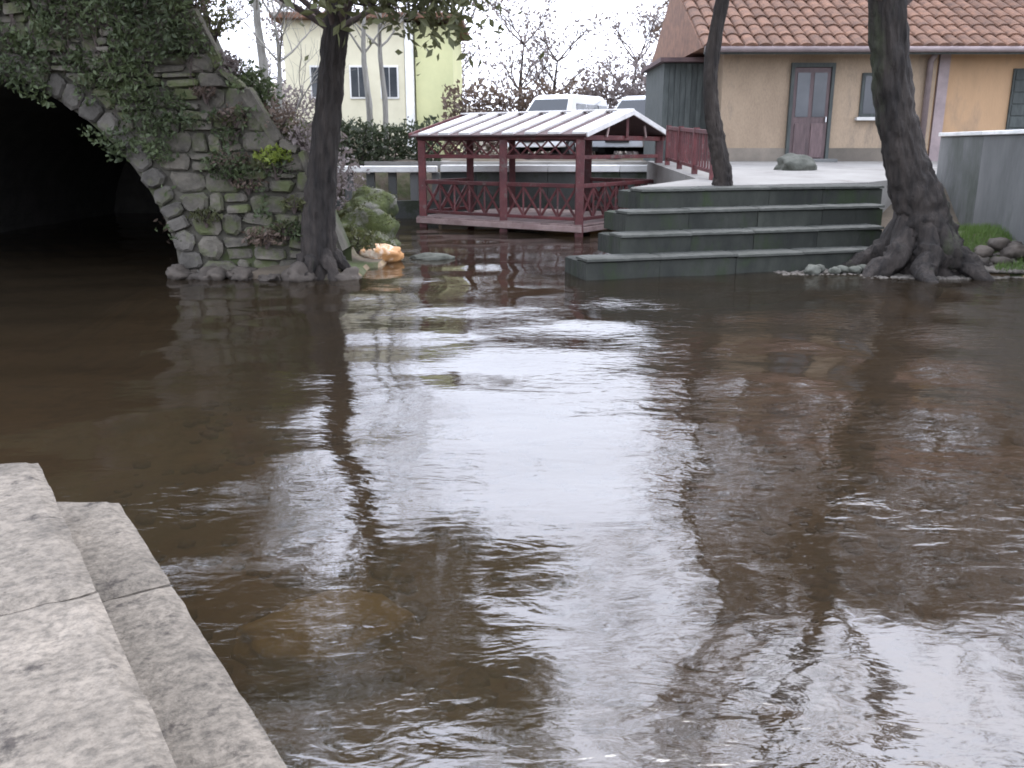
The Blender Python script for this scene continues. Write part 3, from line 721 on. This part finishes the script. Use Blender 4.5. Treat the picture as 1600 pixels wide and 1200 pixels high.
sl = math.atan2(zb - za, yb - ya); sln = math.hypot(zb - za, yb - ya); rng = random.Random(4); first = True
for r_ in range(7):
    for c_ in range(42):
        t = (r_ * .64 + .0) / sln
        mw = Matrix.Translation((x0 + .17 + c_ * .314 + rng.uniform(-.01, .01), ya - .04 + (yb - ya) * t, za + .005 + (zb - za) * t)) @ Matrix.Rotation(sl + rng.uniform(-.01, .02), 4, 'X')
        if first: proto.matrix_local = mw; first = False
        else: copy_part(proto, rf, mw)
b = B(); b.tube([(x0, yb, zb + .02), (x1, yb, zb + .02)], [.14, .14], 10); b.build('ridge_tiles', 'tile', hs)
# dark boarded annex at the house's left side
an = tag(empty('dark_annex', (4.35, 23, 1.4)), 'dark green grey boarded shed against the tan house', 'shed')
boxpart('body', 'darkwood', an, -.62, .62, .03, 3, -.4, 2.4)
for k in range(9): boxpart('board', 'darkwood', an, -.62 + k * .138, -.62 + k * .138 + .128, 0, .028, -.1, 2.38)
boxpart('roof', 'roofdark', an, -.75, .64, -.25, 3.2, 2.402, 2.5)

# ------------------------------------------------------------------ red roofed footbridge / pavilion
th = R(35); PO = Vector((1.38, 18.55, 0)); Lf, Ws = 4.2, 3.6
# local: x runs along the front from the near corner to the far-left corner, y along the gable side away to the right
ux = Vector((-math.cos(th), math.sin(th), 0)); uy = Vector((math.sin(th), math.cos(th), 0))
pv = tag(empty('red_pavilion', PO), 'red timber pavilion over the stream with white striped gable roof', 'pavilion')
TP = Matrix(((ux.x, uy.x, 0, 0), (ux.y, uy.y, 0, 0), (0, 0, 1, 0), (0, 0, 0, 1)))
def pl(x, y, z): return TP @ Vector((x, y, z))
def pbar(name, m, a, b_, w, h, parent=pv, bevel=.008):
    q = B(); q.bar(pl(*a), pl(*b_), w, h); o = q.build(name, m, parent)
    if bevel: bev(o, bevel, 1)
    return o
ZT = 1.95
posts = [(0, 0), (Lf * .455, 0), (Lf, 0), (0, Ws), (Lf, Ws), (Lf * .455, Ws), (Lf, Ws / 2)]
for x, y in posts: pbar('post', 'red', (x, y, -.9), (x, y, ZT), .17, .17)
for a, b_ in (((-.12, 0), (Lf + .12, 0)), ((-.12, Ws), (Lf + .12, Ws))):
    pbar('beam', 'red', (*a, ZT + .05), (*b_, ZT + .05), .13, .11)
for a, b_ in (((0, .07), (0, Ws - .07)), ((Lf, .07), (Lf, Ws - .07))):
    pbar('beam', 'red', (*a, ZT + .04), (*b_, ZT + .04), .11, .10)
def panel(a, b_, z0, z1, nx_, m='red', w=.045):
    """frame rail pair with crossed laths between two posts"""
    pbar('rail', 'red', (*a, z1), (*b_, z1), .07, .085); pbar('rail', 'red', (*a, z0), (*b_, z0), .06, .07)
    for k in range(nx_):
        f0, f1 = k / nx_, (k + 1) / nx_
        P0 = [a[i] + (b_[i] - a[i]) * f0 for i in (0, 1)]; P1 = [a[i] + (b_[i] - a[i]) * f1 for i in (0, 1)]
        pbar('lath', m, (*P0, z0 + .03), (*P1, z1 - .03), .028, w, bevel=0)
        pbar('lath', m, (P0[0] + .02 * (a[1] != b_[1]), P0[1] + .03 * (a[1] == b_[1]), z1 - .03), (P1[0] + .02 * (a[1] != b_[1]), P1[1] + .03 * (a[1] == b_[1]), z0 + .03), .028, w, bevel=0)
        if k: pbar('baluster', m, (*P0, z0 + .03), (*P0, z1 - .03), .04, .04, bevel=0)
g_ = .09
panel((g_, 0), (Lf * .455 - g_, 0), .36, 1.03, 4); panel((Lf * .455 + g_, 0), (Lf - g_, 0), .36, 1.03, 5)
panel((0, g_), (0, Ws - g_), .36, 1.03, 7)
panel((g_, Ws), (Lf * .455 - g_, Ws), .36, 1.03, 4)
panel((Lf, g_), (Lf, Ws / 2 - g_), .36, 1.03, 3)
# frieze under the beam on the two visible sides
for a, b_, n_ in (((g_, 0), (Lf * .455 - g_, 0), 5), ((Lf * .455 + g_, 0), (Lf - g_, 0), 6)):
    pbar('frieze_rail', 'red', (*a, 1.60), (*b_, 1.60), .07, .08)
    for k in range(n_):
        xa = a[0] + (b_[0] - a[0]) * k / n_; xb = a[0] + (b_[0] - a[0]) * (k + 1) / n_
        pbar('frieze_lath', 'red', (xa, 0, 1.64), (xb, 0, 1.95), .025, .03, bevel=0); pbar('frieze_lath', 'red', (xa, .03, 1.95), (xb, .03, 1.64), .025, .03, bevel=0)
pbar('frieze_rail', 'red', (0, g_, 1.60), (0, Ws - g_, 1.60), .07, .08)
pbar('frieze_rail', 'red', (Lf * .455 + g_, Ws, 1.60), (Lf - g_, Ws, 1.60), .07, .08)
# deck
for k in range(18):
    x = -.1 + k * (Lf + .2) / 18
    pbar('deck_board', 'redpale', (x + .12, -.12, .24), (x + .12, Ws + .12, .24), (Lf + .2) / 18 - .012, .035, bevel=0)
pbar('joist', 'redpale', (-.12, -.1, .16), (Lf + .12, -.1, .16), .06, .12); pbar('joist', 'red', (-.12, Ws + .1, .16), (Lf + .12, Ws + .1, .16), .06, .12); pbar('joist', 'redpale', (-.1, 0, .15), (-.1, Ws, .15), .06, .11)
# roof
ZE, ZR = ZT + .115, ZT + .115 + .44; ov = .16; xr0, xr1 = -.22, Lf + .22
for side in (0, 1):
    ya, yb = (-ov, Ws / 2) if side == 0 else (Ws + ov, Ws / 2)
    ze = ZE - ov * .44 / (Ws / 2)
    q = B(); up = .03
    q.add([pl(xr0, ya, ze), pl(xr1, ya, ze), pl(xr1, yb, ZR), pl(xr0, yb, ZR), pl(xr0, ya, ze + up), pl(xr1, ya, ze + up), pl(xr1, yb, ZR + up), pl(xr0, yb, ZR + up)],
          [(0, 1, 2, 3), (4, 7, 6, 5), (0, 4, 5, 1), (1, 5, 6, 2), (2, 6, 7, 3), (3, 7, 4, 0)])
    rp = q.build('roof_slope', 'roofdark', pv)
    n_ = 8
    for k in range(n_):
        pit = (xr1 - xr0) / n_; xa = xr0 + pit * k + .03; xb = xa + pit * .5
        q = B(); z0, z1 = up + .004, up + .05
        q.add([pl(xa, ya, ze + z0), pl(xb, ya, ze + z0), pl(xb, yb, ZR + z0), pl(xa, yb, ZR + z0), pl(xa, ya, ze + z1), pl(xb, ya, ze + z1), pl(xb, yb, ZR + z1), pl(xa, yb, ZR + z1)],
              [(0, 1, 2, 3), (4, 7, 6, 5), (0, 4, 5, 1), (1, 5, 6, 2), (2, 6, 7, 3), (3, 7, 4, 0)])
        q.build('roof_panel', 'roofwhite', rp)
    for xe in (xr0 - .02, xr1 + .02):
        pbar('barge_board', 'roofwhite' if xe < 0 else 'red', (xe, ya, ze + .02), (xe, yb, ZR + .02), .035, .11)
for xe in (-.1, Lf + .1):
    pbar('gable_strut', 'red', (xe, Ws / 2, ZT + .05), (xe, Ws / 2, ZR - .03), .06, .06)
for k in range(3):
    yy = Ws * (k + 1) / 4
    pbar('gable_lath', 'redpale', (-.1, yy, ZT + .06), (-.1, yy + (Ws / 2 - yy) * .1, ZE + .44 * (1 - abs(yy - Ws / 2) / (Ws / 2)) - .03), .03, .05, bevel=0)
pbar('ridge_cap', 'roofwhite', (xr0, Ws / 2, ZR + .075), (xr1, Ws / 2, ZR + .075), .16, .04)

# red railing along the terrace's left edge
rl = tag(empty('red_railing', (3.5, 18.5, 1.3)), 'red timber railing with upright bars along the terrace edge beside the pavilion', 'railing')
def rz_(y): return tz(Vector((0, y, 0))) - 1.3
for y in (15.9, 17.5, 19.1, 20.6):
    boxpart('post', 'red', rl, -.05 , .05, y - 18.5 - .05, y - 18.5 + .05, rz_(y) - .02, rz_(y) + .86)
q = B(); q.bar((0, -2.6, rz_(15.9) + .80), (0, 2.1, rz_(20.6) + .80), .07, .07); q.build('top_rail', 'red', rl)
q = B(); q.bar((0, -2.6, rz_(15.9) + .14), (0, 2.1, rz_(20.6) + .14), .05, .06); q.build('bottom_rail', 'red', rl)
y = 16.1
while y < 20.5:
    boxpart('baluster', 'red', rl, -.018, .018, y - 18.5 - .02, y - 18.5 + .02, rz_(y) + .15, rz_(y) + .79); y += .24

# ------------------------------------------------------------------ retaining wall + balustrade across the back
rw = tag(empty('retaining_wall', (0, 24.4, 0)), 'long dark retaining wall with white coping behind the pavilion', 'wall')
for i in range(6):
    x = -1.9 + i * .95
    boxpart('wall_bay', 'darkwall', rw, x + .004, x + .946, -.2 + .008 * (i % 2), .3, -.9, 1.16, bevel=.01)
    boxpart('coping', 'coping', rw, x + .003, x + .947, -.27, .34, 1.164, 1.34, bevel=.015)
bl = tag(empty('white_balustrade', (-3.4, 23.6, 0)), 'weathered white concrete balustrade beside the leaning tree and mossy rocks', 'balustrade')
boxpart('base', 'darkwall', bl, -1.6, 1.46, -.1, .22, -.9, .45)
boxpart('top_rail', 'coping', bl, -1.6, 1.46, -.16, .24, 1.17, 1.33, bevel=.02)
for k in range(6):
    x = -1.5 + k * .565; boxpart('pillar', 'concrete', bl, x, x + .2, -.06, .16, .452, 1.168, bevel=.01)
boxpart('end_cap', 'coping', bl, -1.75, -1.605, -.2, .28, .6, 1.45, bevel=.02)

# ------------------------------------------------------------------ road, cars and things behind
b = B(); b.box(-4, 16, 27.2, 36, 1.0, 1.47); tag(b.build('road', 'asphalt'), kind='structure')
b = B(); b.box(-4, 4.2, 24.75, 27.19, 1.0, 1.42); tag(b.build('pavement', 'terrace'), kind='structure')
def car(label, loc, rz, paint, van=False):
    e = tag(empty('parked_car', loc, rz), label, 'car')
    # side profile (length x, height z); nose towards -x
    if van: prof = [(-2.1, .32), (-2.14, .7), (-2.05, .98), (-1.35, 1.12), (-.75, 1.78), (-.5, 1.86), (1.75, 1.88), (2.0, 1.75), (2.12, .95), (2.12, .32)]
    else: prof = [(-2.05, .30), (-2.1, .6), (-1.98, .82), (-1.05, .98), (-.38, 1.44), (-.1, 1.5), (1.1, 1.5), (1.45, 1.42), (1.98, .98), (2.06, .55), (2.03, .30)]
    W2 = .86; vs = []; n = len(prof)
    for s, k in ((-1, 1), (-1, 0), (1, 0), (1, 1)):
        for x, z in prof:
            w = W2 - max(0, z - .95) * .24
            if k: vs.append((x * (1.0 if True else 1), s * (w), z))
            else: vs.append((x, s * (w - .07), z + .03 * (z > .9)))
    fs = []
    for q in range(3):
        for i in range(n): fs.append((q * n + i, q * n + (i + 1) % n, (q + 1) * n + (i + 1) % n, (q + 1) * n + i))
    fs += [tuple(range(n - 1, -1, -1)), tuple(3 * n + i for i in range(n))]
    bb = B(); bb.add(vs, fs); body = bb.build('body', paint, e); bev(body, .03, 2)
    # windscreen and rear window lie just proud of their slopes
    def slope(name, i, parent):
        (xa, za), (xb, zb_) = prof[i], prof[i + 1]; t0, t1 = .10, .90
        A = (xa + (xb - xa) * t0, za + (zb_ - za) * t0); Bq = (xa + (xb - xa) * t1, za + (zb_ - za) * t1)
        nx_, nz_ = -(zb_ - za), (xb - xa); l = math.hypot(nx_, nz_); nx_, nz_ = nx_ / l * .045, nz_ / l * .045
        q = B(); vs = []
        for (x, z) in (A, Bq):
            w = W2 - max(0, z - .95) * .24 - .11
            vs += [(x + nx_, -w, z + nz_), (x + nx_, w, z + nz_), (x - nx_ * .2, -w, z - nz_ * .2), (x - nx_ * .2, w, z - nz_ * .2)]
        q.add(vs, [(0, 1, 5, 4), (0, 4, 6, 2), (1, 3, 7, 5), (4, 5, 7, 6), (0, 2, 3, 1)]); q.build(name, 'glass', parent)
    slope('windscreen', 3, e); slope('rear_window', 7 if not van else 7, e)
    for s in (-1, 1):
        for xa, xb in (((-.55, .3), (.36, 1.2)) if not van else ((-.75, .2), (.28, 1.1), (1.18, 1.9))):
            za, zb_ = (1.0, 1.38) if not van else (1.1, 1.62)
            ya = s * (W2 - (za - .95) * .24 + .012); yb = s * (W2 - (zb_ - .95) * .24 + .012); sh = .22 if xa < 0 else 0
            q = B(); q.add([(xa, ya, za), (xb, ya, za), (xb, yb, zb_), (xa + sh, yb, zb_), (xa, ya - s * .04, za), (xb, ya - s * .04, za), (xb, yb - s * .04, zb_), (xa + sh, yb - s * .04, zb_)],
                           [(0, 1, 2, 3), (0, 4, 5, 1), (1, 5, 6, 2), (2, 6, 7, 3), (3, 7, 4, 0)]); q.build('side_window', 'glass', e)
        for x in (-1.3, 1.3):
            q = B(); q.tube([(x, s * .70, .32), (x, s * .89, .32)], [.32, .32], 20); wh = q.build('wheel', 'rubber', e)
            q = B(); q.tube([(x, s * .85, .32), (x, s * .90, .32)], [.2, .19], 14); q.build('rim', 'rim', wh)
        boxpart('headlight', 'lamp', e, prof[1][0] + .0, prof[1][0] + .2, s * .62 - .16, s * .62 + .16, .64, .78, bevel=.02)
        boxpart('tail_light', 'redlamp', e, 1.98, 2.14, s * .68 - .1, s * .68 + .1, .68, .9, bevel=.02)
        boxpart('mirror', paint, e, -.62, -.46, s * .98 - .1, s * .98 + .1, .98, 1.12, bevel=.03)
    boxpart('grille', 'rubber', e, prof[1][0] - .02, prof[1][0] + .1, -.4, .4, .46, .6, bevel=.01)
    boxpart('sill_shadow_trim', 'rubber', e, -.95, .95, -.84, .84, .2, .32)  # black rubber block below the body, between the wheels
    return e
car('white van parked on the road behind the striped roof', (1.6, 29.2, 1.475), R(62), 'carwhite', True)
car('pale silver car parked behind the gable end of the red pavilion', (4.4, 29.6, 1.475), R(55), 'carpale', True)

# far cream house on the left of the pavilion
ch = tag(empty('cream_house', (-4.6, 38, 1.5)), 'pale cream house with lime green corner far behind the pavilion', 'house')
boxpart('wall', 'cream', ch, -4.6, .25, 0, 7, -.6, 5.2)
boxpart('corner_wall', 'lime', ch, .68, 2.2, .1, 7, -.6, 5.0)
boxpart('column', 'coping', ch, .28, .62, -.12, .3, -.6, 5.1, bevel=.02)
for x in (-3.6, -2.0, -.75):
    w_ = boxpart('window', 'coping', ch, x, x + .75, -.05, .2, 2.2, 3.5, bevel=.02)
    for k in (0, 1): boxpart('pane', 'paneglass', w_, x + .07 + k * .32, x + .36 + k * .32, -.065, .1, 2.28, 3.42)
boxpart('roof', 'tile', ch, -5.0, 2.6, -.5, 7.4, 5.21, 5.45, bevel=.05)

# hedge, shrubs and slim pale trunks behind
def hedge(name, label, c, sx, sy, sz, n, size, m, seed, cat='hedge', group=None):
    rg = random.Random(seed); e = tag(empty(name, c), label, cat, group); pts = []
    for k in range(n):
        p = Vector((rg.uniform(-1, 1), rg.uniform(-1, 1), rg.random()))
        top = .75 + .35 * noise.noise(Vector((p.x * sx * .9 + seed, p.y * 1.5, 0)))
        pts.append((p.x * sx, p.y * sy, p.z * sz * top))
    b = B(); b.leaves(pts, size, rng=rg); b.build('foliage', m, e)
    b = B()
    for k in range(10):
        x = rg.uniform(-1, 1) * sx * .9; b.tube([(x, 0, -.1), (x + .1, .05, sz * .4), (x + rg.uniform(-.3, .3), 0, sz * .75)], [.03, .02, .008], 5)
    b.build('stem', 'twig', e); return e
hedge('dark_hedge', 'dark grey green hedge behind the white balustrade', (-3.9, 25.6, 1.2), 1.9, .5, 1.6, 3600, .08, 'evergreen', 71)
hedge('brown_shrubs', 'brownish olive shrubs behind the far road', (.5, 36.6, 1.45), 3.2, .6, 3.4, 4200, .12, 'brownleaf', 72, 'shrubs')
hedge('grey_hedge', 'tall grey brown hedge behind the parked cars', (6.2, 37, 1.45), 3.4, .7, 4.0, 5200, .12, 'palebrush', 73)
for i, (x, y, h, sd_, ln_) in enumerate(((-4.15, 26.6, 6, 51, .10), (-3.8, 27.4, 6.5, 52, .09), (-6.3, 25.2, 5.5, 53, .13), (-8.0, 30, 7, 54, .16))):
    tree('slim_tree', ('slim pale bare tree behind the dark hedge, beside the hedge end nearer the bridge', 'slim pale bare tree behind the dark hedge, closer to the cream house wall', 'slim pale bare tree at the foot of the brushy slope', 'thicker pale bare tree high on the brushy slope')[i], (x, y, gh(x, y) - .1), [(0, 0, -.2), (.06, 0, h * .25), (-.04, 0, h * .5), (.05, .05, h * .8), (0, 0, h)], [ln_, ln_ * .9, ln_ * .7, ln_ * .45, .02],
         [(j, (math.cos(t), math.sin(t), .9), h * .2, .035) for j in (2, 3, 4) for t in (j + i, j + i + 2.1, j + i + 4.2)], sd_, bark='palebark', group='slim trees behind the hedge' if i < 2 else 'slim trees on the slope', depth=3, nside=9)
# bare woods closing the view far behind
rng = random.Random(77)
for i in range(22):
    x = -34 + i * 3.1 + rng.uniform(-1, 1); y = rng.uniform(46, 58); h = rng.uniform(5.0, 6.6) + (3.0 if x < -14 else 0)
    tree('bare_tree', 'bare grey tree in the far row behind the houses', (x, y, gh(x, y) - .2), [(0, 0, -.2), (.1, 0, h * .3), (-.1, 0, h * .6), (.1, 0, h)], [.2, .17, .12, .04],
         [(j, (math.cos(t), math.sin(t), .8), h * .27, .06) for j in (1, 2, 3) for t in (i + j, i + j + 1.6, i + j + 3.1, i + j + 4.7)], 200 + i, leaf='palebrush', leaf_n=900, leaf_s=.13, leaf_sp=.4, group='bare trees far behind', depth=2, nside=7)

for i, x in enumerate((9.3, 13.0, 16.6, 20.5, 24.0)):
    tree('tall_tree', 'tall brown leaved tree rising behind the tiled roof', (x, 33 + (i % 2) * 2, 1.0), [(0, 0, -.2), (.1, 0, 4), (-.1, 0, 7), (.1, 0, 10), (0, 0, 13)], [.35, .3, .24, .15, .05],
         [(j, (math.cos(t), math.sin(t), .55), 1.9, .1) for j in (1, 2, 3, 4) for t in (i + j, i + j + 1.3, i + j + 2.5, i + j + 3.8, i + j + 5)], 400 + i, leaf='brownleaf', leaf_n=5000, leaf_s=.2, leaf_sp=.5, group='tall trees behind the tan house', depth=2, nside=9)
